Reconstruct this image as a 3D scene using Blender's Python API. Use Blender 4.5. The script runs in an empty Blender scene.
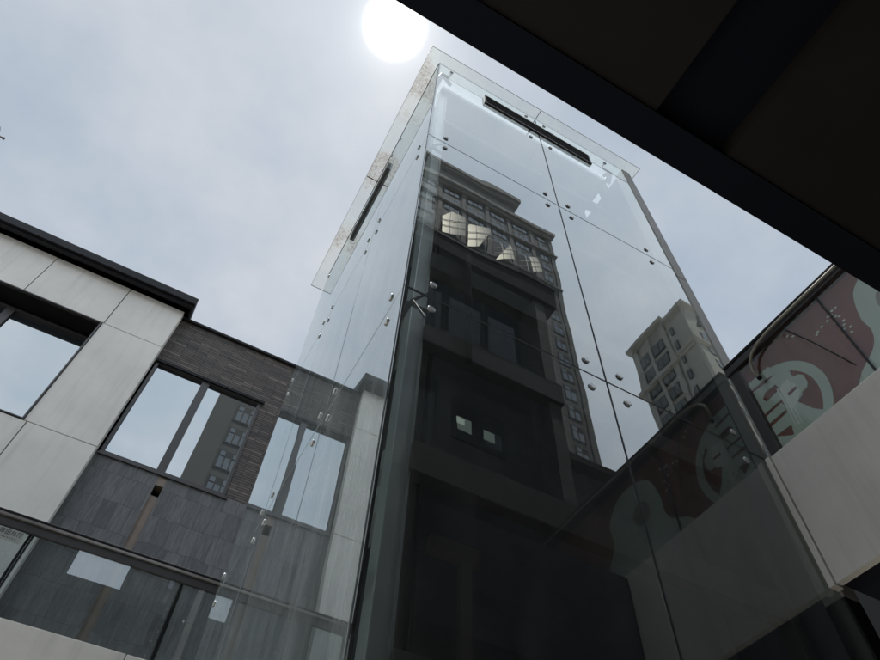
import bpy, bmesh, math, random
from mathutils import Vector, Matrix
random.seed(7)
C = bpy.context.scene.collection
EYE = 1.6                      # height of the lens over the paving; all z below are given relative to the lens
PI = math.pi

# ------------------------------------------------------------------ helpers
class MB:
    def __init__(s):
        s.v = []; s.f = []; s.mi = []; s.sm = []
    def face(s, idx, m=0, sm=False):
        s.f.append(tuple(idx)); s.mi.append(m); s.sm.append(sm)
    def box(s, x0, x1, y0, y1, z0, z1, m=0):
        b = len(s.v)
        s.v += [(x0,y0,z0),(x1,y0,z0),(x1,y1,z0),(x0,y1,z0),(x0,y0,z1),(x1,y0,z1),(x1,y1,z1),(x0,y1,z1)]
        for q in ((0,3,2,1),(4,5,6,7),(0,1,5,4),(1,2,6,5),(2,3,7,6),(3,0,4,7)):
            s.face([b+i for i in q], m)
        return s
    def prism(s, pts, axis, a, b_, m=0):
        """polygon in the two other axes, extruded along axis from a to b_"""
        n = len(pts); o = len(s.v)
        for w in (a, b_):
            for (p, q) in pts:
                s.v.append((w,p,q) if axis == 'x' else (p,w,q) if axis == 'y' else (p,q,w))
        s.face(range(o, o+n), m); s.face(range(o+2*n-1, o+n-1, -1), m)
        for i in range(n):
            j = (i+1) % n
            s.face((o+i, o+n+i, o+n+j, o+j), m)
        return s
    def tube(s, path, r, n=10, m=0, cap=True):
        path = [Vector(p) for p in path]; o = len(s.v); k = len(path)
        rr = r if isinstance(r, (list, tuple)) else [r]*k
        up = None
        for i, p in enumerate(path):
            t = (path[min(i+1,k-1)] - path[max(i-1,0)]).normalized()
            if up is None:
                up = Vector((0,0,1)) if abs(t.z) < .9 else Vector((0,1,0))
            u = (up - t*up.dot(t)).normalized(); w = t.cross(u); up = u
            for j in range(n):
                a = 2*PI*j/n
                s.v.append(tuple(p + (u*math.cos(a) + w*math.sin(a))*rr[i]))
        for i in range(k-1):
            for j in range(n):
                j2 = (j+1) % n
                s.face((o+i*n+j, o+i*n+j2, o+(i+1)*n+j2, o+(i+1)*n+j), m, True)
        if cap:
            s.face([o+j for j in range(n-1,-1,-1)], m); s.face([o+(k-1)*n+j for j in range(n)], m)
        return s
    def bar(s, p, q, w, h, m=0):
        """flat bar of section w x h from p to q"""
        p = Vector(p); q = Vector(q); t = (q-p).normalized()
        u = Vector((0,0,1)) if abs(t.z) < .9 else Vector((0,1,0))
        u = (u - t*u.dot(t)).normalized(); a = t.cross(u); o = len(s.v)
        for c in (p, q):
            for (i, j) in ((-1,-1),(1,-1),(1,1),(-1,1)):
                s.v.append(tuple(c + a*(i*w/2) + u*(j*h/2)))
        for qd in ((0,3,2,1),(4,5,6,7),(0,1,5,4),(1,2,6,5),(2,3,7,6),(3,0,4,7)):
            s.face([o+i for i in qd], m)
        return s
    def build(s, name, mats, parent=None, bevel=0.0, origin=None):
        if not isinstance(mats, (list, tuple)): mats = [mats]
        if parent is not None:
            wl = Vector(parent['_w'])
        elif origin is not None:
            wl = Vector(origin)
        else:
            xs = [p[0] for p in s.v]; ys = [p[1] for p in s.v]; zs = [p[2] for p in s.v]
            wl = Vector(((min(xs)+max(xs))/2, (min(ys)+max(ys))/2, min(zs)))
        me = bpy.data.meshes.new(name)
        me.from_pydata([tuple(Vector(p)-wl) for p in s.v], [], s.f)
        for m in mats: me.materials.append(m)
        for p, mi, sm in zip(me.polygons, s.mi, s.sm):
            p.material_index = mi; p.use_smooth = sm
        bm = bmesh.new(); bm.from_mesh(me); bmesh.ops.recalc_face_normals(bm, faces=bm.faces); bm.to_mesh(me); bm.free()
        o = bpy.data.objects.new(name, me); C.objects.link(o)
        if parent is not None:
            o.parent = parent
        else:
            o.location = wl + Vector((0,0,EYE))
        o['_w'] = tuple(wl)
        if bevel:
            b = o.modifiers.new('edge', 'BEVEL'); b.width = bevel; b.segments = 2; b.limit_method = 'ANGLE'
        return o

def tag(o, label, cat, group=None):
    o['label'] = label; o['category'] = cat
    if group: o['group'] = group
    return o
def thing(name, label, cat, loc, group=None):
    o = bpy.data.objects.new(name, None); C.objects.link(o)
    o.location = Vector(loc) + Vector((0,0,EYE)); o['_w'] = tuple(loc)
    o.empty_display_size = .3
    return tag(o, label, cat, group)
def struct(o):
    o['kind'] = 'structure'; return o
def bx(name, mat, parent, x0, x1, y0, y1, z0, z1, bevel=0.0):
    return MB().box(x0,x1,y0,y1,z0,z1).build(name, mat, parent, bevel)

# ------------------------------------------------------------------ materials
class NT:
    def __init__(s, mat):
        s.t = mat.node_tree; s.t.nodes.clear()
    def n(s, typ, **kw):
        nd = s.t.nodes.new(typ)
        for k, v in kw.items():
            if k.startswith('in_'):
                key = k[3:]; key = int(key) if key.isdigit() else key
                nd.inputs[key].default_value = v
            else: setattr(nd, k, v)
        return nd
    def l(s, a, b): s.t.links.new(a, b)
    def math(s, op, a, b=None, c=None):
        nd = s.n('ShaderNodeMath', operation=op)
        for i, w in enumerate((a, b, c)):
            if w is None: continue
            if isinstance(w, (int, float)): nd.inputs[i].default_value = w
            else: s.l(w, nd.inputs[i])
        return nd.outputs[0]
    def vmath(s, op, a, b=None):
        nd = s.n('ShaderNodeVectorMath', operation=op)
        for i, w in enumerate((a, b)):
            if w is None: continue
            if isinstance(w, (tuple, list)): nd.inputs[i].default_value = w
            else: s.l(w, nd.inputs[i])
        return nd
    def mixc(s, f, a, b, blend='MIX'):
        nd = s.n('ShaderNodeMix', data_type='RGBA', blend_type=blend)
        for i, w in ((0, f), (6, a), (7, b)):
            if isinstance(w, (int, float)): nd.inputs[i].default_value = w
            elif isinstance(w, (tuple, list)): nd.inputs[i].default_value = tuple(w)+((1,) if len(w) == 3 else ())
            else: s.l(w, nd.inputs[i])
        return nd.outputs[2]
    def ramp(s, f, stops):
        nd = s.n('ShaderNodeValToRGB'); e = nd.color_ramp.elements
        while len(e) < len(stops): e.new(.5)
        for el, (p, c) in zip(e, stops):
            el.position = p; el.color = (c,c,c,1) if isinstance(c, (int,float)) else tuple(c)+(1,)
        s.l(f, nd.inputs[0]); return nd.outputs[0]
    def noise(s, vec, scale, detail=4, rough=.55):
        nd = s.n('ShaderNodeTexNoise'); nd.inputs['Scale'].default_value = scale
        nd.inputs['Detail'].default_value = detail; nd.inputs['Roughness'].default_value = rough
        if vec is not None: s.l(vec, nd.inputs['Vector'])
        return nd.outputs['Fac']

def newmat(name):
    m = bpy.data.materials.new(name); m.use_nodes = True
    return m, NT(m)
def pos(t):   # world position
    return t.n('ShaderNodeNewGeometry').outputs['Position']
def stretch(t, vec, sc):
    return t.vmath('MULTIPLY', vec, sc).outputs[0]

def plain(name, col, rough=.6, metal=0.0, var=.12, scale=3.0, spec=.5, bump=0.0, streak=None, bscale=40):
    """one paint/stone/metal with soft mottling; streak = vertical rain streak amount"""
    m, t = newmat(name)
    p = pos(t)
    b = t.n('ShaderNodeBsdfPrincipled'); out = t.n('ShaderNodeOutputMaterial')
    f = t.noise(p, scale, 5, .6)
    c0 = tuple(max(0, c*(1-var)) for c in col); c1 = tuple(min(1, c*(1+var)) for c in col)
    c = t.mixc(t.ramp(f, ((.3,0.0),(.7,1.0))), c0, c1)
    if streak:
        g = t.noise(stretch(t, p, (9,9,.55)), 1.0, 4, .6)
        g = t.ramp(g, ((.5,0.0),(.75,1.0)))
        c = t.mixc(t.math('MULTIPLY', g, streak), c, tuple(x*.55 for x in col))
    t.l(c, b.inputs['Base Color'])
    r = t.math('MULTIPLY_ADD', f, .2, rough-.1); t.l(r, b.inputs['Roughness'])
    b.inputs['Metallic'].default_value = metal
    b.inputs['Specular IOR Level'].default_value = spec
    if bump:
        bn = t.n('ShaderNodeBump'); bn.inputs['Strength'].default_value = bump; bn.inputs['Distance'].default_value = .01
        t.l(t.noise(p, bscale, 4, .6), bn.inputs['Height']); t.l(bn.outputs[0], b.inputs['Normal'])
    t.l(b.outputs[0], out.inputs[0])
    return m

def brick_wall(name, bw, bh, cols, mortar, msize, bump, rough=.8, along='x', offset=.5, streaky=0.0, distort=0.0):
    """coursed masonry laid on the wall's own plane (x,z) or (y,z)"""
    m, t = newmat(name)
    p = pos(t)
    sp = t.n('ShaderNodeSeparateXYZ'); t.l(p, sp.inputs[0])
    cb = t.n('ShaderNodeCombineXYZ'); t.l(sp.outputs[0 if along == 'x' else 1], cb.inputs[0]); t.l(sp.outputs[2], cb.inputs[1])
    vec = cb.outputs[0]
    if distort:
        nz = t.n('ShaderNodeTexNoise'); nz.inputs['Scale'].default_value = 2.2; nz.inputs['Detail'].default_value = 3; t.l(p, nz.inputs['Vector'])
        d = t.vmath('SUBTRACT', nz.outputs['Color'], (.5,.5,.5)).outputs[0]
        vec = t.vmath('ADD', vec, t.vmath('MULTIPLY', d, (distort,)*3).outputs[0]).outputs[0]
    br = t.n('ShaderNodeTexBrick', offset=offset, squash=1.0)
    br.inputs['Color1'].default_value = (0,0,0,1); br.inputs['Color2'].default_value = (1,1,1,1); br.inputs['Mortar'].default_value = (.5,.5,.5,1)
    br.inputs['Scale'].default_value = 1; br.inputs['Mortar Size'].default_value = msize; br.inputs['Mortar Smooth'].default_value = .3
    br.inputs['Brick Width'].default_value = bw; br.inputs['Row Height'].default_value = bh; br.inputs['Bias'].default_value = 0
    t.l(vec, br.inputs['Vector'])
    n = len(cols)
    c = t.ramp(br.outputs['Color'], tuple((i/(n-1), cols[i]) for i in range(n)))
    g = t.noise(stretch(t, p, (14,14,2) if streaky else (5,5,9)), 1.0 if not streaky else 2.2, 6, .65)
    c = t.mixc(.55, c, t.ramp(g, ((.25,.35),(.75,1.5))), 'MULTIPLY')
    c = t.mixc(br.outputs['Fac'], c, mortar)
    b = t.n('ShaderNodeBsdfPrincipled'); out = t.n('ShaderNodeOutputMaterial')
    t.l(c, b.inputs['Base Color']); b.inputs['Roughness'].default_value = rough
    h = t.math('ADD', t.math('MULTIPLY', t.math('SUBTRACT', 1.0, br.outputs['Fac']), .6), t.math('MULTIPLY', g, .9 if streaky else .4))
    h = t.math('ADD', h, t.math('MULTIPLY', br.outputs['Color'], .35))
    bn = t.n('ShaderNodeBump'); bn.inputs['Strength'].default_value = bump; bn.inputs['Distance'].default_value = .02
    t.l(h, bn.inputs['Height']); t.l(bn.outputs[0], b.inputs['Normal'])
    t.l(b.outputs[0], out.inputs[0])
    return m

def sheet_glass(name, tint, r0, expo=4.0, wave=.0, wscale=1.2, dust=.03, dustcol=(.6,.62,.6), dirt=0.0, back=None, dirtcol=(.22,.125,.055), rust_x=None, coat=(.93,.97,.97)):
    """pane: Schlick mirror coat on the face the ray enters, tinted see-through behind it, a film of dust.
    back = colour of an opaque dark room behind the pane (no see-through)."""
    m, t = newmat(name)
    geo = t.n('ShaderNodeNewGeometry')
    nrm = geo.outputs['Normal']
    gl = t.n('ShaderNodeBsdfGlossy'); gl.inputs['Roughness'].default_value = 0.0; gl.inputs['Color'].default_value = tuple(coat)+(1,)
    if wave:
        oi = t.n('ShaderNodeObjectInfo')
        off = t.n('ShaderNodeCombineXYZ'); t.l(t.math('MULTIPLY', oi.outputs['Random'], 37.0), off.inputs[0]); t.l(t.math('MULTIPLY', oi.outputs['Random'], 91.0), off.inputs[2])
        v = t.vmath('ADD', geo.outputs['Position'], off.outputs[0]).outputs[0]
        bn = t.n('ShaderNodeBump'); bn.inputs['Strength'].default_value = 1.0; bn.inputs['Distance'].default_value = wave
        t.l(t.noise(v, wscale, 1.5, .4), bn.inputs['Height']); t.l(bn.outputs[0], gl.inputs['Normal'])
    c = t.math('ABSOLUTE', t.vmath('DOT_PRODUCT', nrm, geo.outputs['Incoming']).outputs['Value'])
    r = t.math('MULTIPLY_ADD', t.math('POWER', t.math('SUBTRACT', 1.0, c), expo), 1-r0, r0)
    r = t.math('MULTIPLY', r, t.math('SUBTRACT', 1.0, geo.outputs['Backfacing']))
    if back is None:
        tr = t.n('ShaderNodeBsdfTransparent'); tr.inputs['Color'].default_value = tuple(x**.5 for x in tint)+(1,)
    else:
        tr = t.n('ShaderNodeBsdfDiffuse'); tr.inputs['Color'].default_value = tuple(back)+(1,)
    df = t.n('ShaderNodeBsdfDiffuse'); df.inputs['Color'].default_value = tuple(dustcol)+(1,)
    tl = t.n('ShaderNodeBsdfTranslucent'); tl.inputs['Color'].default_value = tuple(dustcol)+(1,)
    dd = t.n('ShaderNodeMixShader'); dd.inputs[0].default_value = .5; t.l(df.outputs[0], dd.inputs[1]); t.l(tl.outputs[0], dd.inputs[2])
    p = geo.outputs['Position']
    dn = t.noise(stretch(t, p, (6,6,1.0)), 1.0, 5, .65)
    df_f = t.math('MULTIPLY', t.ramp(dn, ((.35,.4),(.75,1.6))), dust)
    if dirt:
        g1 = t.noise(p, 1.7, 3, .5); g2 = t.noise(p, 30, 5, .7)
        spots = t.math('MULTIPLY', t.ramp(g1, ((.46,0.0),(.60,1.0))), t.ramp(g2, ((.40,.35),(.62,1.0))))
        if rust_x:
            sp = t.n('ShaderNodeSeparateXYZ'); t.l(p, sp.inputs[0])
            mr = t.n('ShaderNodeMapRange'); t.l(sp.outputs[0], mr.inputs[0])
            for i, v in ((1,rust_x[0]),(2,rust_x[1]),(3,1.0),(4,0.0)): mr.inputs[i].default_value = v
            spots = t.math('MULTIPLY', spots, mr.outputs[0])
        speck = t.math('MULTIPLY', t.ramp(t.noise(p, 45, 2, .6), ((.70,0.0),(.75,1.0))), .45)
        dm = t.math('MAXIMUM', t.math('MULTIPLY', spots, dirt), t.math('MULTIPLY', speck, dirt))
        dc = t.mixc(spots, dustcol, dirtcol)
        t.l(dc, df.inputs['Color']); t.l(dc, tl.inputs['Color'])
        df_f = t.math('MAXIMUM', df_f, dm)
    a = t.n('ShaderNodeMixShader'); t.l(df_f, a.inputs[0]); t.l(tr.outputs[0], a.inputs[1]); t.l(dd.outputs[0], a.inputs[2])
    b = t.n('ShaderNodeMixShader'); t.l(r, b.inputs[0]); t.l(a.outputs[0], b.inputs[1]); t.l(gl.outputs[0], b.inputs[2])
    out = t.n('ShaderNodeOutputMaterial'); t.l(b.outputs[0], out.inputs[0])
    return m

def lit(name, col, s):
    m, t = newmat(name)
    e = t.n('ShaderNodeEmission'); e.inputs[0].default_value = tuple(col)+(1,); e.inputs[1].default_value = s
    out = t.n('ShaderNodeOutputMaterial'); t.l(e.outputs[0], out.inputs[0]); return m

M = {}
M['tower_glass'] = sheet_glass('tower_glass', (.80,.84,.84), .09, 4.0, wave=.0024, wscale=1.1, dust=.085)
M['side_glass'] = sheet_glass('side_glass', (.50,.56,.56), .22, 4.0, wave=.0020, wscale=1.0, dust=.72, dustcol=(.62,.67,.68))
M['roof_glass'] = sheet_glass('roof_glass', (.86,.88,.86), .06, 4.0, dust=.06, dustcol=(.80,.80,.74), dirt=.40, rust_x=(.72,1.0))
M['rail_glass'] = sheet_glass('rail_glass', (.60,.66,.66), .12, 4.0, wave=.0006, dust=.03)
M['sign_glass'] = sheet_glass('sign_glass', (.84,.88,.86), .05, 4.5, wave=.0006, dust=.05)
M['dim_glass'] = sheet_glass('dim_glass', (1,1,1), .06, 4.0, dust=.02, back=(.015,.017,.02))
M['window_glass'] = sheet_glass('window_glass', (1,1,1), .27, 4.0, wave=.0008, wscale=.9, dust=.01, back=(.02,.025,.03))
M['glint_pane'] = sheet_glass('glint_pane', (1,1,1), .92, 3.0, back=(.02,.03,.045), dust=.01, coat=(1,.95,.82))  # near-mirror with cream tint for the made-up glints on the high-rise
M['far_glass'] = sheet_glass('far_glass', (1,1,1), .60, 3.0, wave=.0, dust=.02, back=(.02,.03,.045))
M['white_panel'] = plain('white_panel', (.76,.735,.68), .62, var=.08, scale=1.1, streak=.28, bump=.06, bscale=60)
M['fascia'] = plain('fascia_stone', (.76,.735,.685), .6, var=.10, scale=1.4, streak=.35, bump=.08, bscale=50)
M['brick'] = brick_wall('dark_thin_brick', .42, .052, ((.065,.059,.056),(.10,.088,.08),(.13,.11,.097),(.08,.072,.068),(.20,.165,.14)), (.012,.012,.012), .006, .7)
M['slate'] = brick_wall('slate_cladding', .21, .47, ((.105,.107,.109),(.165,.167,.168),(.135,.137,.139)), (.085,.087,.088), .004, 1.0, rough=.75, streaky=1.0, distort=.10, offset=.4)
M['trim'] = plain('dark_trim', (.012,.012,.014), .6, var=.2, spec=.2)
M['frame'] = plain('window_frame', (.045,.042,.042), .45, var=.1)
M['bronze'] = plain('bronze_strip', (.22,.175,.135), .5, var=.15, streak=.2)
M['steel'] = plain('painted_steel', (.78,.80,.79), .5, var=.1, streak=.15)
M['column_steel'] = plain('column_steel', (.82,.84,.83), .38, metal=.7, var=.06, streak=.1)
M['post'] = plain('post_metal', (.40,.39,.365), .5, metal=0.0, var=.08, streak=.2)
M['stainless'] = plain('stainless', (.62,.63,.62), .35, metal=.6, var=.06)
M['dull_steel'] = plain('dull_steel', (.10,.105,.105), .5, metal=.3, var=.06)
M['seal'] = plain('silicone_seal', (.018,.019,.018), .6, var=.15)
M['shaft'] = plain('shaft_lining', (.09,.098,.11), .9, var=.25, spec=.1)
M['beam'] = plain('shaft_beam', (.06,.056,.052), .6, var=.15)
M['brown'] = plain('brown_bar', (.13,.11,.09), .6, var=.15)
M['black'] = plain('black_cable', (.01,.01,.012), .6)
M['vent'] = plain('vent_black', (.012,.012,.012), .5)
M['vent_frame'] = plain('vent_frame', (.07,.07,.07), .4, metal=.4)
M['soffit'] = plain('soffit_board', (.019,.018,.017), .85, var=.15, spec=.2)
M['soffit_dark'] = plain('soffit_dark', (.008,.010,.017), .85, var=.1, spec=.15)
M['rail'] = plain('rail_metal', (.30,.28,.26), .35, metal=.7, var=.08)
M['red'] = plain('banner_red', (.26,.078,.060), .6, var=.12, scale=2)
M['emblem'] = plain('emblem_grey_green', (.66,.75,.67), .6, var=.05, scale=2)
M['emblem_pale'] = plain('emblem_pale', (.93,.96,.91), .6, var=.03)
M['pink'] = plain('blob_blush', (.40,.33,.30), .6, var=.04)
M['hose'] = plain('hose_beige', (.34,.32,.26), .5, var=.1)
M['paving'] = plain('paving', (.46,.44,.40), .8, var=.15, scale=.7, bump=.1)
M['concrete'] = plain('concrete', (.22,.22,.21), .8, var=.12, scale=.8, streak=.2)
M['near_wall'] = brick_wall('near_brick', .3, .07, ((.055,.052,.05),(.08,.075,.07),(.10,.092,.085)), (.02,.02,.02), .008, .4)
M['near_band'] = plain('near_band', (.045,.043,.041), .9, var=.12, streak=.2, spec=.05)
M['tower_grey'] = plain('highrise_grey', (.16,.163,.158), .8, var=.1, scale=.15)
M['tower_cornice'] = plain('highrise_cornice', (.19,.193,.186), .8, var=.1, scale=.2)
M['tower_tan'] = plain('highrise_tan', (.42,.42,.385), .85, var=.08, scale=.12, streak=.2)
M['tan_trim'] = plain('highrise_tan_trim', (.42,.42,.385), .85, var=.08, scale=.3)
M['far_frame'] = plain('far_window_frame', (.05,.052,.055), .6)
M['lamp'] = lit('lamp_panel', (.85,1.0,.9), 1.5)
M['lamp_dim'] = lit('lamp_panel_dim', (.80,1.0,.88), .55)
M['sticker'] = plain('sticker_grey', (.36,.38,.36), .6, var=.05)
M['ink'] = plain('sticker_ink', (.05,.055,.055), .6)
M['bird'] = plain('bird_brown', (.10,.055,.03), .8, var=.3, scale=30)

# ------------------------------------------------------------------ ground
struct(bx('ground', M['paving'], None, -400,400,-400,400,-2.6,-1.6))

# ------------------------------------------------------------------ lift tower
TX0, TXM, TX1 = .6125, 1.968, 3.30
TY0, TY1 = 1.75, 5.16
TZ = 8.24
LY = [1.75, 2.88, 4.02, 5.16]
ZJ = [-1.6, .52, 3.06, 5.60, TZ]
T = thing('glass_lift_tower', 'tall glass lift tower with bolted panes standing in the middle of the courtyard', 'lift tower', (1.95,3.45,-1.6))
g = .006; th = .014
for r in range(4):
    z0, z1 = ZJ[r]+g, ZJ[r+1]-g
    for a, b in ((TX0+.004,TXM-g),(TXM+g,TX1-.004)):
        bx('front_pane', M['tower_glass'], T, a, b, TY0, TY0+th, z0, z1, .002)
    for a, b in zip(LY[:-1], LY[1:]):
        bx('side_pane', M['side_glass'], T, TX0, TX0+th, a+g+(.016 if a == LY[0] else 0), b-g, z0, z1, .002)
# seals in the joints
for z in ZJ[1:4]:
    bx('seal', M['seal'], T, TX0+.004, TX1-.004, TY0+.002, TY0+.012, z-g+.0005, z+g-.0005)
    bx('seal', M['seal'], T, TX0+.003, TX0+.011, TY0+.02, TY1-.01, z-g+.0005, z+g-.0005)
for r in range(4):
    bx('seal', M['seal'], T, TXM-g+.0005, TXM+g-.0005, TY0+.002, TY0+.012, ZJ[r]+g, ZJ[r+1]-g)
    for y in LY[1:3]:
        bx('seal', M['seal'], T, TX0+.004, TX0+.010, y-g+.002, y+g-.002, ZJ[r]+g, ZJ[r+1]-g)
for r in range(4):
    bx('glass_edge', M['rail'], T, TX0+.001, TX0+.013, LY[3]-g+.0005, LY[3]+.004, ZJ[r]+g, ZJ[r+1]-g)
# corner angle, right post, rear post
bx('corner_trim', M['seal'], T, TX0+.004, TX0+.022, TY0+.015, TY0+.021, -1.6, TZ-.01)
bx('corner_post', M['trim'], T, TX1+.002, TX1+.125, TY0-.008, TY0+.12, -1.6, 2.10, .004)  # slab's shade put into the colour: dark material on the lower post
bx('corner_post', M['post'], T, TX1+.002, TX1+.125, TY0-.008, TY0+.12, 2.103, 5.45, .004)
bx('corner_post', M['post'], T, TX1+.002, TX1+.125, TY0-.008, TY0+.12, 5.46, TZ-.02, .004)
bx('right_cladding', M['shaft'], T, TX1+.02, TX1+.06, TY0+.13, TY1, -1.6, TZ-.02)
bx('top_rim', M['seal'], T, TX0+.004, TX1-.002, TY0+.002, TY0+.012, TZ-.009, TZ+.004)
bx('top_rim', M['seal'], T, TX0-.004, TX0+.012, TY0+.014, TY1, TZ-.0055, TZ+.008)
# glass roof, two sheets with a joint, overhanging
for a, b in ((.455,1.985),(1.993,3.52)):
    bx('roof_pane', M['roof_glass'], T, a, b, 1.635, 3.48, TZ+.012, TZ+.030, .003)
    bx('roof_pane', M['roof_glass'], T, a, b, 3.49, 5.43, TZ+.012, TZ+.030, .003)
bx('roof_seal', M['seal'], T, 1.986, 1.992, 1.64, 5.42, TZ+.014, TZ+.028)
bx('roof_seal', M['seal'], T, .46, 1.985, 3.481, 3.489, TZ+.014, TZ+.028)
for a in ((.4515,.4545,1.635,5.43),(3.5205,3.5235,1.635,5.43)):
    bx('roof_edge', M['post'], T, a[0], a[1], a[2], a[3], TZ+.013, TZ+.029)
for a in ((1.6315,1.6345),(5.4305,5.4335)):
    bx('roof_edge', M['post'], T, .4515, 3.5235, a[0], a[1], TZ+.013, TZ+.029)
# ventilation slots
def vent(axis, a0, a1, z0, z1):
    m = MB(); fr = MB(); sl = MB(); w = .022
    def b(mb, p0, p1, d0, d1, q0, q1):
        if axis == 'f': mb.box(p0, p1, TY0-d1, TY0-d0, q0, q1)
        else: mb.box(TX0-d1, TX0-d0, p0, p1, q0, q1)
    b(fr, a0, a1, .001, .028, z0, z0+w); b(fr, a0, a1, .001, .028, z1-w, z1)
    b(fr, a0, a0+w, .001, .028, z0+w, z1-w); b(fr, a1-w, a1, .001, .028, z0+w, z1-w)
    v = fr.build('vent_frame', M['vent_frame'], T, .002)
    b(m, a0+w, a1-w, .001, .010, z0+w, z1-w)
    m.build('vent_back', M['vent'], v)
    n = 6
    for i in range(n):
        zz = z0+w + (z1-z0-2*w)*(i+.5)/n
        b(sl, a0+w, a1-w, .011, .022, zz-.008, zz+.004)
    sl.build('slats', M['trim'], v)
vent('f', 1.215, 2.70, 7.565, 7.86)
vent('s', 2.95, 4.05, 7.50, 7.69)
# bolt heads and spider fittings behind the panes
def spider(axis, c, z, offs, zo=(-.125,.125), k=1.0):
    arms = MB(); pts = []
    for o in offs:
        for dz in zo:
            if axis == 'f': p = (c+o, TY0+.016, z+dz)
            else: p = (TX0+.016, c+o, z+dz)
            pts.append(p)
    mid = sum(zo)/len(zo)
    hub = (c+.5*sum(offs)/len(offs), TY0+.07, z+mid) if axis == 'f' else (TX0+.07, c+.5*sum(offs)/len(offs), z+mid)
    for p in pts:
        q = (p[0], p[1]+.045, p[2]) if axis == 'f' else (p[0]+.045, p[1], p[2])
        arms.tube([p, q, hub], [.007*k,.007*k,.010*k], 8)
    end = (hub[0], hub[1]+.16, hub[2]) if axis == 'f' else (hub[0]+.13, hub[1], hub[2])
    arms.tube([hub, end], .012*k, 10)
    if k > 1:
        arms.tube([hub, (hub[0]+.12*(1 if offs[0] > 0 else -1), hub[1]+.02, hub[2]-.16)], .012*k, 8); arms.tube([hub, (hub[0]-.05, hub[1]+.05, hub[2]-.26)], .012*k, 8)
    a = arms.build('spider_fitting', M['dull_steel'], T)
    for p in pts:
        h = MB()
        if axis == 'f': h.tube([(p[0],TY0-.001,p[2]),(p[0],TY0-.008,p[2]),(p[0],TY0-.012,p[2])], [.024,.024,.018], 18)
        else: h.tube([(TX0-.001,p[1],p[2]),(TX0-.007,p[1],p[2]),(TX0-.010,p[1],p[2])], [.023,.023,.018], 18)
        h.build('bolt', M['stainless'], a)
for z in (.52, 3.06, 5.60):
    spider('f', TX0, z, (.17,)); spider('f', TXM, z, (-.13,.125)); spider('f', TX1, z, (-.29,))
    spider('s', LY[0], z, (.19,)); spider('s', LY[1], z, (-.12,.125)); spider('s', LY[2], z, (-.12,.115)); spider('s', LY[3], z, (-.11,))
spider('f', TX0, TZ, (.17,), (-.155,), 2.0); spider('f', TX1, TZ, (-.30,), (-.20,), 2.0)
spider('f', TXM, 7.62+.0, (-.14,.12), (-.30,)); spider('f', TXM, TZ, (-.14,.12), (-.15,))
spider('s', LY[3], TZ, (-.11,), (-.15,)); spider('s', LY[1], TZ, (-.12,.125), (-.15,)); spider('s', LY[2], TZ, (-.12,.125), (-.15,))
# steel frame inside and the dark lift shaft
for (x, y) in ((.765,2.0),(3.10,1.96),(.765,4.9),(3.10,4.9)):
    c_ = bx('column', M['column_steel'] if x < 1 else M['beam'], T, x, x+.085, y, y+.10, -1.6, 8.04, .006)
    if x < 1 and y < 3: MB().box(x+.079, x+.092, y-.014, y-.003, -1.6, 8.03).build('edge_strip', M['stainless'], c_)
for y0, y1 in ((2.102,4.898),):
    for zb in (-1.2, .06, 1.33, 2.60, 3.87, 5.14, 6.41):
        bx('side_beam', M['steel'], T, .765, .845, y0, y1, zb+.755, zb+.86, .004)
        bx('side_beam', M['steel'], T, .765, .845, y0, y1, zb+.49, zb+.64, .004)
for za, zb in ((-.2,.0),(1.0,1.19),(2.00,2.18),(2.97,3.13),(3.80,4.02),(5.4,5.55),(6.9,7.05)):
    bx('cross_beam', M['beam'], T, .852, 3.098, 1.965, 2.04, za, zb, .004)
bx('cross_beam', M['steel'], T, .765, 3.185, 1.95, 2.10, 8.05, 8.16, .004)
bx('shaft_lining', M['shaft'], T, .90, 3.09, 2.35, 5.05, -1.6, 8.10)
bx('shaft_lid', M['steel'], T, .80, 3.2, 2.11, 5.05, 8.11, 8.17)
m = MB(); m.box(1.045, 1.30, 2.12, 2.17, 1.76, 1.84); m.box(1.20, 1.25, 2.121, 2.165, -1.0, 1.759)
m.build('door_frame', M['brown'], T)
for k in range(4):
    x = .905 + .035*k
    bx('guide_rail', M['trim'], T, x, x+.014, 2.20, 2.26, -1.6, 7.6)
m = MB(); path = [(.80,1.90,4.75)]
for i in range(13):
    a = PI/2*(1-i/12.)
    path.append((.82+.30*math.cos(a), 1.93, 4.02+.62*math.sin(a)))
path.append((1.12,1.93,2.9)); m.tube(path, .022, 8); m.build('cable', M['black'], T)
m = MB()
m.bar((.72,2.06,1.52),(.72,4.86,.05), .02, .06); m.build('diagonal_brace', M['steel'], T)
m = MB(); m.bar((.74,2.12,2.60),(.74,4.88,4.60), .02, .07); m.build('diagonal_brace', M['steel'], T)
m = MB(); m.bar((.74,2.12,2.50),(.74,4.88,.65), .02, .09); m.build('diagonal_brace', M['steel'], T)

# ------------------------------------------------------------------ building at the back with pale panels, brick and slate
WY, BY = 9.10, 9.25
B = thing('panelled_building', 'three storey building of pale stone panels and dark thin brick with black roof edge', 'building', (-4,WY,-1.6))
bx('core', M['trim'], B, -15, 10, 9.9, 18, -1.6, 10.6)
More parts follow.
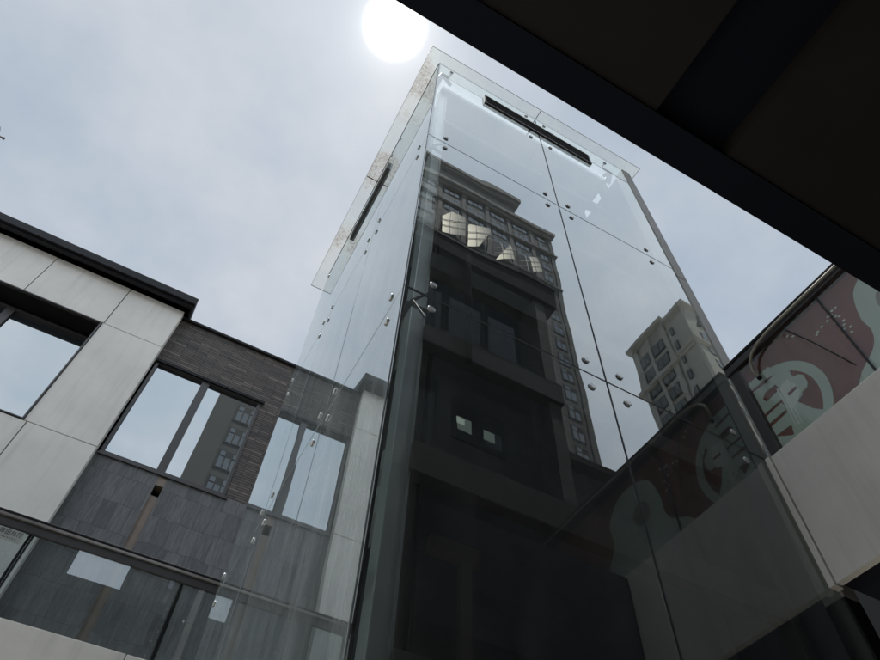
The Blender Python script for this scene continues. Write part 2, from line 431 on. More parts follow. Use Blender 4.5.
# brick part, around the window opening
WX0, WX1, WZ0, WZ1 = -1.365, .695, 7.155, 9.50
def bk(name, mat, *a): return bx(name, mat, B, *a)
m = MB()
m.box(-1.55, 10, BY, 9.9, WZ1, 10.86); m.box(WX1, 10, BY, 9.9, WZ0, WZ1); 
m.build('brick_wall', M['brick'], B)
m = MB(); m.box(-1.55, -.375, 9.23, 9.9, -1.6, WZ0-.002); m.box(-.245, 10, 9.23, 9.9, -1.6, WZ0-.002)
m.build('slate_cladding', M['slate'], B)
m = MB(); m.box(-.373, -.247, 9.262, 9.9, -1.6, 6.74); m.box(-.373, -.247, 9.235, 9.9, 6.93, 7.10); m.box(-.373,-.36,9.24,9.262,-1.6,6.74)
m.build('bronze_channel', M['bronze'], B)
bx('roof_coping', M['trim'], B, -1.395, 10.05, 9.19, 9.95, 10.862, 10.93, .006)
def window(name, x0, x1, z0, z1, yf, mull, fw=.055, depth=.12, mw=.07):
    fr = MB()
    fr.box(x0,x1,yf,yf+depth,z0,z0+fw); fr.box(x0,x1,yf,yf+depth,z1-fw,z1)
    fr.box(x0,x0+fw,yf,yf+depth,z0+fw,z1-fw); fr.box(x1-fw,x1,yf,yf+depth,z0+fw,z1-fw)
    for mx in mull: fr.box(mx-mw, mx+mw, yf+.005, yf+depth, z0+fw, z1-fw)
    w = fr.build(name, M['frame'], B, .004)
    edges = [x0+fw] + [e for mx in mull for e in (mx-mw, mx+mw)] + [x1-fw]
    for a, b in zip(edges[0::2], edges[1::2]):
        MB().box(a, b, yf+.055, yf+.075, z0+fw, z1-fw).build('pane', M['window_glass'], w)
    return w
window('window', WX0, WX1, WZ0, WZ1, BY-.02, [-.395])
bx('window_head', M['trim'], B, WX0-.01, WX1+.06, BY-.06, BY-.022, WZ1-.03, WZ1+.035, .004)
bx('window_sill', M['frame'], B, WX0-.01, WX1+.05, BY-.05, BY-.021, WZ0-.05, WZ0+.0, .004)
# pale panels
gp = .008
def panel(x0, x1, z0, z1):
    bx('wall_panel', M['white_panel'], B, x0+gp, x1-gp, WY, WY+.08, z0+gp, z1-gp, .004)
XR = -1.40
W1R, W1T, W1B = -2.52, 9.74, 7.12
cols = [-15,-12.2,-9.4,-6.8,-5.35,-3.93,-2.50]
for a, b in zip(cols[:-1], cols[1:]): panel(a, b, W1T, 10.98)
panel(-2.50, XR, W1T, 10.98); panel(W1R, XR, W1B, W1T); panel(-2.46, XR, 4.55, W1B); panel(-2.46, XR, 1.9, 4.55); panel(-2.46,XR,-1.6,1.9)
for a, b in ((-3.93,-2.46),(-5.35,-3.93),(-6.8,-5.35),(-9.4,-6.8),(-12.2,-9.4),(-15,-12.2)):
    panel(a, b, 4.55, W1B); panel(a, b, 1.9, 4.55); panel(a, b, -1.6, 1.9)
panel(-6.8, -5.35, W1B, W1T); panel(-15,-12.2,W1B,W1T)
bx('panel_return', M['white_panel'], B, XR-.09, XR-.001, WY+.082, BY-.002, -1.6, 10.98)
m = MB()   # backing, with the window recesses left open
m.box(-15, XR-.1, WY+.085, 9.85, W1T+.0, 10.97); m.box(-15, XR-.1, WY+.085, 9.85, -1.6, W1B)
m.box(W1R+.01, XR-.1, WY+.085, 9.85, W1B, W1T); m.box(-6.8,-5.36, WY+.085, 9.85, W1B, W1T); m.box(-15,-12.2, WY+.085, 9.85, W1B, W1T)
m.build('panel_backing', M['trim'], B)
def recess_frame(x0, x1):
    fr = MB(); w = .03
    fr.box(x0,x1,WY-.015,9.55,W1T-w-.003,W1T-.004); fr.box(x0,x1,WY-.015,9.55,W1B+.004,W1B+w)
    fr.box(x1-w,x1,WY-.015,9.55,W1B+w,W1T-w-.003); fr.box(x0,x0+w,WY-.015,9.55,W1B+w,W1T-w-.003)
    fr.build('window_surround', M['frame'], B, .004)
    fr = MB(); fr.box(x0+w,x1-w,9.15,9.55,W1T-.05,W1T-w-.004); fr.build('window_soffit', M['trim'], B)
recess_frame(-5.35, W1R); recess_frame(-12.2, -6.8)
window('window', -5.32, W1R-.031, W1B+.031, W1T-.16, 9.42, [-3.98])
window('window', -12.17, -6.83, W1B+.031, W1T-.16, 9.42, [-9.5])
m = MB(); m.box(-15, -1.27, 8.84, 9.6, 11.0, 11.20); m.box(-15, -1.30, 8.875, 9.55, 11.2, 11.24)
m.build('roof_edge', M['trim'], B, .006)
MB().box(-15, -1.29, 8.90, 9.55, 10.94, 10.998).build('roof_edge', M['trim'], B, .004)
MB().box(-15, -1.33, 8.97, 9.5, 10.985, 10.94).build('roof_soffit', M['frame'], B)

# ------------------------------------------------------------------ walkway and balustrade on that building
GY = 6.67
Wk = thing('walkway', 'pale edged first floor walkway running under the slate wall of the panelled building', 'walkway', (-5,8,2.1))
bx('slab', M['concrete'], Wk, -15, 5.6, GY+.06, 9.09, 2.25, 3.10)
for a, b in ((-15,-11.2),(-11.2,-7.4),(-7.4,-3.6),(-3.6,.2),(.2,4.0),(4.0,5.6)):
    bx('fascia_panel', M['fascia'], Wk, a+.005, b-.005, GY-.01, GY+.055, 2.12, 3.155, .006)
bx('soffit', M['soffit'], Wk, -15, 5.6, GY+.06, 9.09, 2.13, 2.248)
def balustrade(label, y, z0, z1, joints, x_ends):
    R = thing('glass_balustrade', label, 'balustrade', ((x_ends[0]+x_ends[1])/2, y, z0))
    e = [x_ends[0]] + joints + [x_ends[1]]
    for a, b in zip(e[:-1], e[1:]):
        bx('glass_panel', M['rail_glass'], R, a+.008, b-.008, y, y+.014, z0, z1-.14, .002)
    for j in joints: bx('post', M['trim'], R, j-.022, j+.022, y+.02, y+.07, z0, z1-.05, .003)
    bx('glass_clamp', M['frame'], R, x_ends[0], x_ends[1], y-.012, y+.03, z1-.139, z1-.05, .003)
    bx('top_rail', M['rail'], R, x_ends[0], x_ends[1], y-.03, y+.03, z1-.049, z1-.015, .006)
    bx('rail_cap', M['trim'], R, x_ends[0], x_ends[1], y-.034, y+.05, z1-.0145, z1+.01, .004)
    return R
balustrade('glass balustrade with a pale top rail on the walkway below the slate wall', GY+.03, 3.157, 4.14, [-10.2,-8.7,-7.2,-5.7,-4.1,-2.6,-1.10,.435,1.95,3.45], (-15,5.6))
# door sign seen at the left end
S = thing('glass_sticker', 'small grey sticker with a row of dark characters on the left balustrade pane', 'sticker', (-1.28,GY+.026,3.90))
bx('plate', M['sticker'], S, -1.44, -1.15, GY+.022, GY+.0285, 3.86, 3.985)
def glyph(cx, cz, kind):
    m = MB(); y0, y1 = GY+.0205, GY+.0215; w = .020; h = .024; t_ = .0055
    def hb(z, a=-1, b=1): m.box(cx+a*w, cx+b*w, y0, y1, cz+z*h-t_/2, cz+z*h+t_/2)
    def vb(x, a=-1, b=1): m.box(cx+x*w-t_/2, cx+x*w+t_/2, y0+.0003, y1-.0003, cz+a*h, cz+b*h)
    if kind == 0: vb(0); 
    elif kind == 1: hb(1); vb(-.8); vb(.8); hb(.1,-.8,.8); hb(-.7,-.8,.8); vb(0,-.7,.9)
    elif kind == 2: hb(.95); hb(-.95); vb(-.95); vb(.95); hb(.2,-.7,.7); vb(0,-.8,.8)
    elif kind == 3: vb(-.7); hb(.7,-.9,.2); hb(0,-.9,.9); vb(.5,-1,.8); hb(-.8,.1,.9)
    else: hb(1); vb(-.9); hb(.3,-.3,.9); vb(.3,-.9,.3); hb(-.9,0,.4)
    return m.build('character', M['ink'], S)
for i, k in enumerate((0,1,2,3,4)): glyph(-1.405+.055*i, 3.945, k)
m = MB()
for i in range(9): m.box(-1.40+.024*i, -1.388+.024*i, GY+.0205, GY+.0215, 3.885, 3.893)
m.build('small_print', M['ink'], S)

# ------------------------------------------------------------------ walkway on the right with banner and balustrade
RX = 3.20
RW = thing('walkway', 'pale stone fascia of the walkway butting against the right side of the lift tower', 'walkway', (5,-4,2.1))
bx('slab', M['concrete'], RW, RX+.05, 8.0, -14, 1.715, 2.22, 3.00)
for a, b in ((-14,-9.4),(-9.4,-5.6),(-5.6,-1.9),(-1.9,1.70)):
    bx('fascia_panel', M['fascia'], RW, RX, RX+.048, a+.004, b-.004, 2.113, 3.016, .005)
bx('end_trim', M['fascia'], RW, RX-.010, RX+.06, 1.702, 1.738, 2.105, 3.022, .004)
m = MB()
for i in range(5): m.box(RX+.05, 8.0, 1.70-1.2*(i+1)+.01, 1.70-1.2*i, 2.13, 2.218)
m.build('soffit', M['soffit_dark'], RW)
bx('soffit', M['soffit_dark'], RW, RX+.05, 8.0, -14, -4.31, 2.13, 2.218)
RB = thing('low_building', 'low dark flat roofed building behind the right walkway', 'building', (9.5,-5,-1.6))
bx('wall', M['beam'], RB, 8.02, 12, -14, 16, -1.6, 5.6)
bx('parapet', M['near_band'], RB, 7.9, 12.1, -14.1, 16.1, 5.602, 5.9)
R = thing('glass_balustrade', 'glass balustrade with a dark rail in front of the red banner', 'balustrade', (3.27,-4,3.0))
for a, b in ((-14,-9),(-9,-6.2),(-6.2,-3.8),(-3.8,-1.45),(-1.45,.905),(.905,1.72)):
    bx('glass_panel', M['sign_glass'], R, 3.262, 3.274, a+.006, b-.006, 2.96, 3.91, .002)
for j in (-9,-6.2,-3.8,-1.45,.905): bx('joint_seal', M['seal'], R, 3.263, 3.273, j-.0055, j+.0055, 2.96, 3.884)
bx('top_rail', M['trim'], R, 3.235, 3.33, -14, 1.735, 3.955, 3.985, .004)
bx('rail_lip', M['frame'], R, 3.24, 3.30, -14, 1.735, 3.885, 3.952, .004)
bx('end_post', M['frame'], R, 3.255, 3.30, 1.645, 1.72, 2.96, 3.884, .004)
BN = thing('banner', 'red banner with a large pale round emblem behind the right balustrade', 'banner', (3.31,.4,3.0))
bx('panel', M['red'], BN, 3.302, 3.325, -3.7, 1.712, 2.95, 3.95)
cy, cz = 1.575, 3.325
def arc(r, a0, a1, n): return [(cy+r*math.cos(math.radians(a0+(a1-a0)*i/n)), cz+r*math.sin(math.radians(a0+(a1-a0)*i/n))) for i in range(n+1)]
# ring of the emblem as quads, clipped at the banner's end
m = MB(); NS = 64
for i in range(NS):
    a0, a1 = 360*i/NS, 360*(i+1)/NS
    q = [(cy+r*math.cos(math.radians(a)), cz+r*math.sin(math.radians(a))) for r, a in ((.412,a0),(.412,a1),(.342,a1),(.342,a0))]
    if max(p[0] for p in q) > 1.64: continue
    m.prism([(p[0], p[1]) for p in q], 'x', 3.296, 3.3015)
m.build('emblem_ring', M['emblem'], BN)
def em(name, polys, x=3.2955, mat='emblem'):
    m = MB()
    for i, p in enumerate(polys): m.prism(p, 'x', x-.0004*i, 3.3012-.0002*i)
    return m.build(name, M[mat], BN)
em('emblem_tower', [[(1.352,3.545),(1.33,3.50),(1.30,3.488),(1.276,3.455),(1.278,3.385),(1.30,3.352),(1.345,3.352),(1.355,3.329),(1.405,3.318),(1.378,3.265),(1.341,3.189),(1.298,3.135),(1.30,3.05),(1.48,3.05),(1.53,3.13),(1.46,3.50)]], x=3.2945)
em('emblem_tower_top', [[(1.425,3.515),(1.375,3.52),(1.372,3.46),(1.355,3.455),(1.35,3.36),(1.41,3.30),(1.455,3.30),(1.455,3.50)]], x=3.2925, mat='emblem_pale')
em('emblem_tower_door', [[(1.432,3.420),(1.357,3.422),(1.356,3.400),(1.426,3.394)]], x=3.2910, mat='red')
em('emblem_column', [[(1.436,3.49),(1.428,3.49),(1.440,3.15),(1.450,3.15)],[(1.458,3.505),(1.447,3.495),(1.460,3.16),(1.472,3.16)],[(1.478,3.515),(1.467,3.505),(1.482,3.16),(1.494,3.16)]], x=3.2905, mat='emblem_pale')
em('emblem_pin', [[(1.352,3.60),(1.335,3.545),(1.352,3.515),(1.414,3.50),(1.46,3.505),(1.47,3.56),(1.42,3.64)]], x=3.2950)
em('emblem_bar', [[(1.64,3.74),(1.45,3.735),(1.44,3.652),(1.64,3.672)],[(1.64,3.645),(1.53,3.632),(1.42,3.635),(1.47,3.56),(1.57,3.565),(1.60,3.53),(1.582,3.49),(1.47,3.50),(1.49,3.42),(1.64,3.418)],[(1.64,3.39),(1.50,3.397),(1.48,3.325),(1.64,3.328)],[(1.64,3.292),(1.49,3.300),(1.50,3.20),(1.64,3.21)],[(1.64,3.20),(1.545,3.128),(1.38,3.096),(1.44,3.05),(1.64,3.05)]], x=3.2953)
em('emblem_foot', [[(1.30,3.13),(1.22,3.12),(1.26,3.05),(1.46,3.05),(1.46,3.12)]], x=3.2943)
# big pale rounded shape further along the banner
def blob(pts, n=8):
    out = []; k = len(pts)
    for i in range(k):
        p0, p1, p2, p3 = (pts[(i+j-1) % k] for j in range(4))
        for s_ in range(n):
            t_ = s_/n
            out.append(tuple(.5*((2*p1[d]) + (-p0[d]+p2[d])*t_ + (2*p0[d]-5*p1[d]+4*p2[d]-p3[d])*t_**2 + (-p0[d]+3*p1[d]-3*p2[d]+p3[d])*t_**3) for d in (0,1)))
    return out
em('rounded_shape', [blob([(.60,3.78),(.72,3.70),(.785,3.50),(.785,3.36),(.84,3.25),(.98,3.16),(1.04,3.08),(1.0,3.0),(.60,2.97),(.2,2.97),(.0,3.1),(.12,3.28),(.2,3.42),(.2,3.62),(.34,3.77),(.48,3.80)])], x=3.2950)
em('rounded_patch', [blob([(.63,3.56),(.66,3.45),(.60,3.38),(.50,3.40),(.46,3.50),(.54,3.58)])], x=3.2935, mat='pink')
m = MB()
for (a, b) in ((.889,3.718),(.86,3.716),(.93,3.70),(.905,3.69),(.95,3.675),(.89,3.655),(.875,3.635),(1.0,3.67),(1.04,3.66),(1.057,3.645),(.915,3.61),(.87,3.58),(.885,3.55),(.862,3.50),(.878,3.46),(.90,3.52),(1.22,3.83),(1.19,3.79)):
    m.prism([(a-.009,b-.007),(a+.009,b-.005),(a+.009,b+.007),(a-.009,b+.005)], 'x', 3.296, 3.3013)
m.build('small_lettering', M['emblem_pale'], BN)
m = MB()
pth = [(3.225,y,3.925) for y in (-1.6,-.6,.2,.8,1.18)] + [(3.222,1.30,3.918),(3.222,1.40,3.898),(3.222,1.47,3.862),(3.222,1.515,3.80),(3.222,1.525,3.72),(3.225,1.514,3.645)]
m.tube(pth, .011, 10); m.tube([(3.225,1.514,3.645),(3.225,1.51,3.625)], .017, 10, m=1)
tag(m.build('hose', [M['hose'], M['black']]), 'thin beige hose hooked along the dark rail above the red banner', 'hose')
m = MB(); m.tube([(3.255,1.19,3.84),(3.254,1.10,3.60),(3.255,.97,3.20)], .004, 6)
tag(m.build('cord', M['black']), 'thin dark cord slanting across the glass before the red banner', 'cord')

# ------------------------------------------------------------------ building overhead / behind the lens
N = thing('gallery_building', 'dark brick gallery building whose black canopy reaches over the courtyard', 'building', (-2,-4,-1.6))
E0 = .36
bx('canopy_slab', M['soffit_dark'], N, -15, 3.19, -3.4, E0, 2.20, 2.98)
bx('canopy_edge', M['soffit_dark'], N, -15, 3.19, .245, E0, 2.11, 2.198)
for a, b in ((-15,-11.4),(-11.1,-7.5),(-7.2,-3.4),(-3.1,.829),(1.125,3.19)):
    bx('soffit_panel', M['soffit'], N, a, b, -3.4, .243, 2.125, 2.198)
# facade storeys
NW = -4.15
m = MB(); m.box(1.3, 6.4, -9, NW, -1.6, 15.0); m.box(6.1, 6.4, NW+.001, -3.6, 3.31, 14.699)
m.box(-15,-2.1,-9,NW,-1.6,15.0); m.box(-2.1,1.3,-9,NW,-1.6,9.3); m.box(-.3,.8,-9,NW,9.3,12.6)
m.build('brick_wall', M['near_wall'], N)
for z0, z1 in ((3.0,3.3),(7.1,7.8),(10.6,11.2)):
    for a, b in ((1.3,6.45),(-15,-2.1)) if z0 > 9 else ((-15,6.45),):
        bx('floor_band', M['near_band'], N, a, b, NW+.002, -3.5, z0, z1, .01)
for a, b in ((1.3,6.8),(-15,-2.1)):
    bx('parapet', M['near_band'], N, a, b, NW+.002, -3.5, 14.7, 15.45, .01)
    bx('roof_coping', M['trim'], N, a, b, -9, -3.45, 15.452, 15.55)
bx('floor_band', M['near_band'], N, -2.1, 1.3, NW+.002, -3.5, 9.0, 9.42, .01)
for x in (5.72, 6.02):
    m = MB(); m.tube([(x,-3.75,8.9),(x,-3.75,10.59)], .014, 8); m.tube([(x+.05,-3.75,8.9),(x+.05,-3.75,10.59)], .014, 8)
    m.build('handrail_post', M['vent_frame'], N)
# windows of its storeys, two of them lit
def near_window(x0, x1, z0, z1, lit_part=None, lm='lamp'):
    fr = MB(); fr.box(x0, x1, NW+.002, NW+.05, z0, z1)
    w = fr.build('window', M['trim'], N)
    if lit_part:
        MB().box(lit_part[0], lit_part[1], NW+.051, NW+.06, lit_part[2], lit_part[3]).build('lit_pane', M[lm], w)
        MB().box(lit_part[0]+.02, lit_part[1]+.16, NW+.0505, NW+.055, lit_part[2]-.16, lit_part[3]+.03).build('pane', M['lamp_dim' if lm == 'lamp' else 'dim_glass'], w)
    else:
        MB().box(x0+.06, x1-.06, NW+.051, NW+.06, z0+.06, z1-.06).build('pane', M['dim_glass'], w)
near_window(4.05, 4.70, 8.95, 10.0, (4.149, 4.329, 9.358, 9.528))
near_window(4.72, 5.30, 8.95, 10.0, (4.783, 5.044, 9.228, 9.494), 'lamp_dim')
for x0, x1 in ((1.6,2.6),(2.7,3.7)): near_window(x0, x1, 8.3, 10.3)
for x0, x1 in ((1.6,2.6),(2.7,3.7),(3.8,4.8),(4.9,5.9)): near_window(x0, x1, 12.0, 14.2)
for x in (-13.5,-11,-8.5,-6,-3.6):
    for z in (4.2, 8.4, 11.8):
        MB().box(x, x+1.3, NW+.002, NW+.05, z, z+1.9).build('window', M['dim_glass'], N)
for x0, x1 in ((-6.2,-5.6),(-3.3,-2.8)):
    bx('roof_hut', M['near_band'], N, x0, x1, -4.2, -3.6, 15.56, 17.3)
A = thing('annex_building', 'lower dark annex beside the gallery building with one lamp under its eaves', 'building', (10,-7,-1.6))
bx('wall', M['near_wall'], A, 6.46, 14, -9, -5.6, -1.6, 11.3)
bx('eave', M['near_band'], A, 6.46, 14.2, -9, -5.3, 11.302, 11.5)
MB().box(9.25, 9.75, -5.595, -5.45, 10.95, 11.2).build('lamp', M['lamp'], A)

# ------------------------------------------------------------------ high-rise towers reflected in the panes
H1 = thing('highrise_tower', 'wide grey high-rise with stacked windows and stepped cornice mirrored in the tower front', 'high-rise', (18,-36,-1.6))
FY = -31.0
bx('body', M['tower_grey'], H1, -.4, 35.0, -44, FY-.2, -1.6, 94.0)
bx('upper_block', M['tower_grey'], H1, -.4, 28.6, -44, FY-.2, 94.0, 99.5)
xs = [33.0-3.9*i for i in range(7)]+[5.9,2.8]
for i in range(8):
    xa = (xs[i]+xs[i+1])/2; pw = .32 if i < 6 else .2
    bx('pilaster', M['tower_cornice'], H1, xa-pw, xa+pw, FY-.199, FY, -1.6, 93.0)
bx('pilaster', M['tower_grey'], H1, 34.3, 35.0, FY-.199, FY, -1.6, 93.0)
bx('pilaster', M['tower_grey'], H1, -.4, 1.62, FY-.199, FY, -1.6, 93.0)
for z0, z1, x1, d in ((93.002,93.9,35.2,.2),(93.9,94.6,35.45,.5),(87.0,87.3,35.3,.22),(77.5,77.8,35.15,.12)):
    bx('cornice', M['tower_cornice'], H1, -.8, x1, FY-1.5, FY+d, z0, z1)
bx('cornice', M['tower_cornice'], H1, -.7, 29.0, FY-1.5, FY+.3, 98.6, 99.6); bx('cornice', M['tower_cornice'], H1, -.9, 29.4, FY-1.5, FY+.6, 99.602, 100.6)
AIM = Vector((.030,.197,.980)).normalized()  # near-sun direction that the added mirror panes throw to the lens
def hr_window(mb, x0, x1, z0, z1, y, glint=False):
    mb.box(x0, x1, y, y+.06, z0, z1, 0)
    if glint:                       # added mirror pane, turned and cut to make a sun glint, with bars
        zt = z0 + (8.4 if glint in (2,3) else 6.2)
        mb.box(x0, x1, y, y+.06, z0+2.15, zt, 0)
        w = x1-x0+.3; c = Vector(((x0+x1)/2, y+1.05, (z0+zt)/2)); h = (zt-z0)/2-.08
        d_ = (c-Vector((0,3.5,0))).normalized(); nn = (AIM-d_).normalized()
        ex = nn.cross(Vector((0,0,1))).normalized(); ez = ex.cross(nn).normalized()
        def poly(pts, f0, f1, m_):
            o_ = len(mb.v); k_ = len(pts)
            for off in (f1, f0):
                for (i, j) in pts: mb.v.append(tuple(c+ex*(i*w/2)+ez*(j*h)+nn*off))
            mb.face([o_+q for q in range(k_)], m_); mb.face([o_+k_+q for q in range(k_-1,-1,-1)], m_)
            for q in range(k_): mb.face((o_+q, o_+(q+1) % k_, o_+k_+(q+1) % k_, o_+k_+q), m_)
        SH = {2: [(-1,-1),(1,-1),(1,.75),(.1,.9),(-.1,1),(-1,.55)], 3: [(-1,-1),(-.1,-1),(1,.55),(1,.95),(-1,1)], 1: [(.1,-1),(.9,-1),(.9,1),(.1,1)], 4: [(-.9,-1),(.6,-1),(.6,1)]}  # outlines shaped as broken glints
        poly(SH[glint], -.04, 0, 2)
        for u in (-.33, .36): poly([(u,-1),(u+.05,-1),(u+.05,1),(u,1)], .002, .05, 0)
        for v in (-.42, .18): poly([(-1,v),(1,v),(1,v+.035),(-1,v+.035)], .052, .09, 0)
        return
    n = 3 if x1-x0 > 2 else 2; w = (x1-x0-.24)/n
    for i in range(n):
        a = x0+.12+i*w
        mb.box(a+.07, a+w-.07, y+.061, y+.075, z0+.15, z0+.62*(z1-z0), 1)
        if i != 1: mb.box(a+.07, a+w-.07, y+.061, y+.075, z0+.70*(z1-z0), z1-.12, 1)
mats = [M['far_frame'], M['far_glass'], M['glint_pane']]
rest = MB(); nwin = 0
for row in range(30):
    z0 = 1.0 + 3.1*row
    for i, x in enumerate(xs):
        hw = .85 if i == 0 else 1.35 if i < 7 else 1.05
        if (i in (4,3) and row in (25,26)) or (i in (2,1) and row == 25): continue
        glint = {4:2, 3:3, 2:4, 1:1}.get(i, 0) if row == 24 else 0
        near = (row >= 22) or (i == 0 and row >= 12) or (i == 8 and 10 <= row <= 16)
        if near and nwin < 98:
            m = MB(); hr_window(m, x-hw, x+hw, z0, z0+2.15, FY-.198, glint)
            m.build('window', mats, H1); nwin += 1
        else:
            hr_window(rest, x-hw, x+hw, z0, z0+2.15, FY-.198)
ro = rest.build('windows', mats, H1); ro['kind'] = 'stuff'
H2 = thing('highrise_tower', 'tan stone high-rise with cornices and quoins mirrored near the right edge of the tower', 'high-rise', (56,-30,-1.6))
X2 = 48.6; Ya = -23.6; Yb = -27.2; Yc = -34.0
bx('body', M['tower_tan'], H2, X2, X2+14, Yb, Ya, -1.6, 74.2)
bx('wing', M['tower_tan'], H2, X2+.35, X2+14, Yc, Yb-.002, -1.6, 75.6)
for z0, z1, d in ((74.202,74.6,.25),(74.602,75.1,.55),(66.6,67.1,.2),(67.1,67.5,.4),(58.6,59.0,.2)):
    bx('cornice', M['tan_trim'], H2, X2-d, X2+14, Yb+.002, Ya+d, z0, z1)
for z0, z1, d in ((75.602,76.2,.4),(66.6,67.2,.25),(58.6,59.1,.25)):
    bx('cornice', M['tan_trim'], H2, X2-d-.15, X2+14, Yc-d, Yb-.003, z0, z1)
for row in range(12):
    z = 72.0-2.95*row
    for (ya, yb) in ((-30.4,-28.5),(-32.8,-31.0)):
        m = MB(); m.box(X2+.17, X2+.348, ya, yb, z-1.0, z+1.0, 0)
        m.box(X2+.14, X2+.169, ya+.12, (ya+yb)/2-.06, z-.85, z+.85, 1); m.box(X2+.14, X2+.169, (ya+yb)/2+.06, yb-.12, z-.85, z+.85, 1)
        m.build('window', mats[:2], H2)
    m = MB(); m.box(X2-.10, X2-.002, -26.9, -26.4, z-.75, z+.75, 0); m.box(X2-.12, X2-.101, -26.8, -26.5, z-.6, z+.6, 1); m.build('window', mats[:2], H2)
    m = MB(); m.box(X2+1.6, X2+2.5, Ya+.002, Ya+.10, z-.8, z+.8, 0); m.box(X2+1.7, X2+2.4, Ya+.101, Ya+.12, z-.65, z+.65, 1); m.build('window', mats[:2], H2)
for y0, y1 in ((-28.35,-27.6),(-30.95,-30.45),(-33.9,-32.9)):
    bx('pilaster', M['tan_trim'], H2, X2+.05, X2+.349, y0, y1, -1.6, 75.6)

# ------------------------------------------------------------------ a bird at the left border of the view
def bird():
    c = Vector((-6.736, 9.0, 13.826))
    m = MB()
    def P(a, b, z): return tuple(c + Vector((a, b, z)))
    m.tube([P(.09,0,.0),P(.05,0,.005),P(-.0,0,.01),P(-.07,0,.012),P(-.12,0,.02),P(-.15,0,.022)], [.012,.03,.042,.036,.026,.008], 12)
    m.tube([P(.17,0,-.005),P(.09,0,0)], [.035,.014], 8)
    for s_ in (-1, 1):
        m.prism([(c.x+.02, c.y+s_*.03),(c.x-.07, c.y+s_*.03),(c.x-.03, c.y+s_*.17),(c.x+.05, c.y+s_*.23),(c.x+.06, c.y+s_*.13)], 'z', c.z+.008, c.z+.016)
    return m.build('bird', M['bird'], None)
tag(bird(), 'small brown bird gliding in the sky at the far left', 'bird')

# ------------------------------------------------------------------ light
SUN = Vector((-.004,.197,.980)).normalized()
sd = bpy.data.lights.new('sun', 'SUN'); sd.energy = 5.0; sd.angle = math.radians(2.0); sd.color = (1,.97,.92)
so = bpy.data.objects.new('sun', sd); C.objects.link(so); so.location = (0,6,30)
so.rotation_euler = SUN.to_track_quat('Z', 'Y').to_euler()
W = bpy.data.worlds.new('World'); bpy.context.scene.world = W; W.use_nodes = True
t = NT(W)
sky = t.n('ShaderNodeTexSky', sky_type='NISHITA', sun_disc=False, sun_elevation=math.asin(SUN.z), sun_rotation=0.0)
tc = t.n('ShaderNodeTexCoord'); d = t.vmath('NORMALIZE', tc.outputs['Generated']).outputs[0]
sx = t.n('ShaderNodeSeparateXYZ'); t.l(d, sx.inputs[0])
# cloud sheet: project the direction on a flat layer overhead
zz = t.math('MAXIMUM', sx.outputs[2], .08)
pv = t.n('ShaderNodeCombineXYZ'); t.l(t.math('DIVIDE', sx.outputs[0], zz), pv.inputs[0]); t.l(t.math('DIVIDE', sx.outputs[1], zz), pv.inputs[1])
n1 = t.noise(pv.outputs[0], 2.4, 8, .54); n2 = t.noise(t.vmath('ADD', pv.outputs[0], (7.3,2.2,0)).outputs[0], .8, 4, .5)
cl = t.math('ADD', t.math('MULTIPLY', n1, .6), t.math('MULTIPLY', n2, .4))
ccol = t.ramp(cl, ((.39,(.45,.53,.625)),(.47,(.51,.585,.675)),(.53,(.58,.64,.715)),(.62,(.70,.735,.785))))
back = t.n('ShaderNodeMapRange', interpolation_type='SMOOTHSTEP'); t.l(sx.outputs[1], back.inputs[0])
for i, v in ((1,.02),(2,-.52),(3,.95),(4,3.4)): back.inputs[i].default_value = v  # unseen sky behind the lens raised to brighten reflections and facades
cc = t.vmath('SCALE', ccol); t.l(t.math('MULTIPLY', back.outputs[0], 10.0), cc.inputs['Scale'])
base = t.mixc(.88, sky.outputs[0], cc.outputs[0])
dot = t.vmath('DOT_PRODUCT', d, tuple(SUN)).outputs['Value']
ang = t.math('MULTIPLY', t.math('ARCCOSINE', t.math('MINIMUM', dot, 1.0)), 180/PI)
core = t.n('ShaderNodeMapRange', interpolation_type='SMOOTHSTEP'); t.l(ang, core.inputs[0])
for i, v in ((1,2.9),(2,1.3),(3,0.0),(4,1.0)): core.inputs[i].default_value = v
gl1 = t.math('POWER', 2.718, t.math('MULTIPLY', ang, -1/3.2)); gl2 = t.math('POWER', 2.718, t.math('MULTIPLY', ang, -1/9.0))
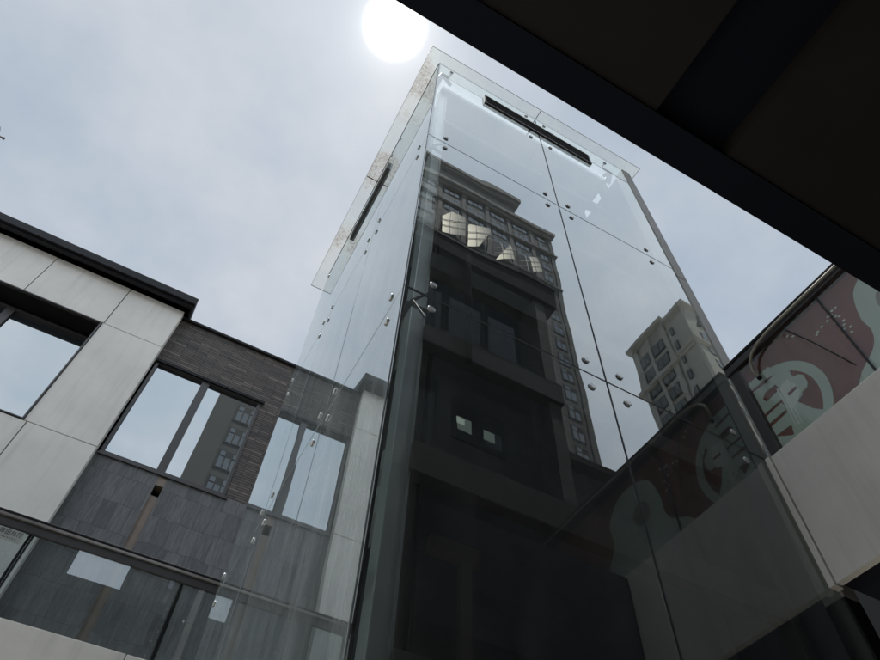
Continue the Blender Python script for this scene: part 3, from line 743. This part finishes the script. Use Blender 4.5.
glow = t.math('ADD', t.math('MULTIPLY', core.outputs[0], t.math('MULTIPLY_ADD', t.math('POWER', 2.718, t.math('MULTIPLY', ang, -1/.8)), 40.0, 8.0)), t.math('ADD', t.math('ADD', t.math('MULTIPLY', gl1, 2.6), t.math('MULTIPLY', t.math('POWER', 2.718, t.math('MULTIPLY', ang, -1/1.1)), 15.0)), t.math('MULTIPLY', gl2, .8)))
gc = t.vmath('SCALE', (1.0,.97,.90)); t.l(glow, gc.inputs['Scale'])
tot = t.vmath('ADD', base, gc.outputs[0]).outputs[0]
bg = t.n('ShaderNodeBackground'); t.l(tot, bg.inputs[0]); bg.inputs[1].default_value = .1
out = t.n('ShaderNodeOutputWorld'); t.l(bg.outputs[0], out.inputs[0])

# ------------------------------------------------------------------ camera (f = 652.7 px on an 880 px wide frame)
cd = bpy.data.cameras.new('camera'); cam = bpy.data.objects.new('camera', cd); C.objects.link(cam)
cd.sensor_fit = 'HORIZONTAL'; cd.sensor_width = 36.0; cd.lens = 36.0*652.67/880.0
cd.clip_start = .02; cd.clip_end = 2000
Rr = [(0.87618542,-0.48060801,0.03626373),(0.41303988,0.70996519,-0.5703924),(0.24838917,0.51474786,0.82057142)]
right = Vector(Rr[0]); up = -Vector(Rr[1]); bk_ = -Vector(Rr[2])
cam.matrix_world = Matrix(((right.x,up.x,bk_.x,0),(right.y,up.y,bk_.y,0),(right.z,up.z,bk_.z,EYE),(0,0,0,1)))
sc = bpy.context.scene; sc.camera = cam
sc.view_settings.view_transform = 'Standard'; sc.view_settings.look = 'None'; sc.view_settings.exposure = 0; sc.view_settings.gamma = 1
sc.view_settings.use_curve_mapping = False
sc.render.engine = 'CYCLES'
cy_ = sc.cycles; cy_.max_bounces = 10; cy_.transparent_max_bounces = 24; cy_.glossy_bounces = 6; cy_.diffuse_bounces = 5; cy_.use_denoising = True
cy_.sample_clamp_indirect = 6.0; cy_.caustics_reflective = False; cy_.caustics_refractive = False
for o in list(bpy.data.objects):
    if '_w' in o: del o['_w']
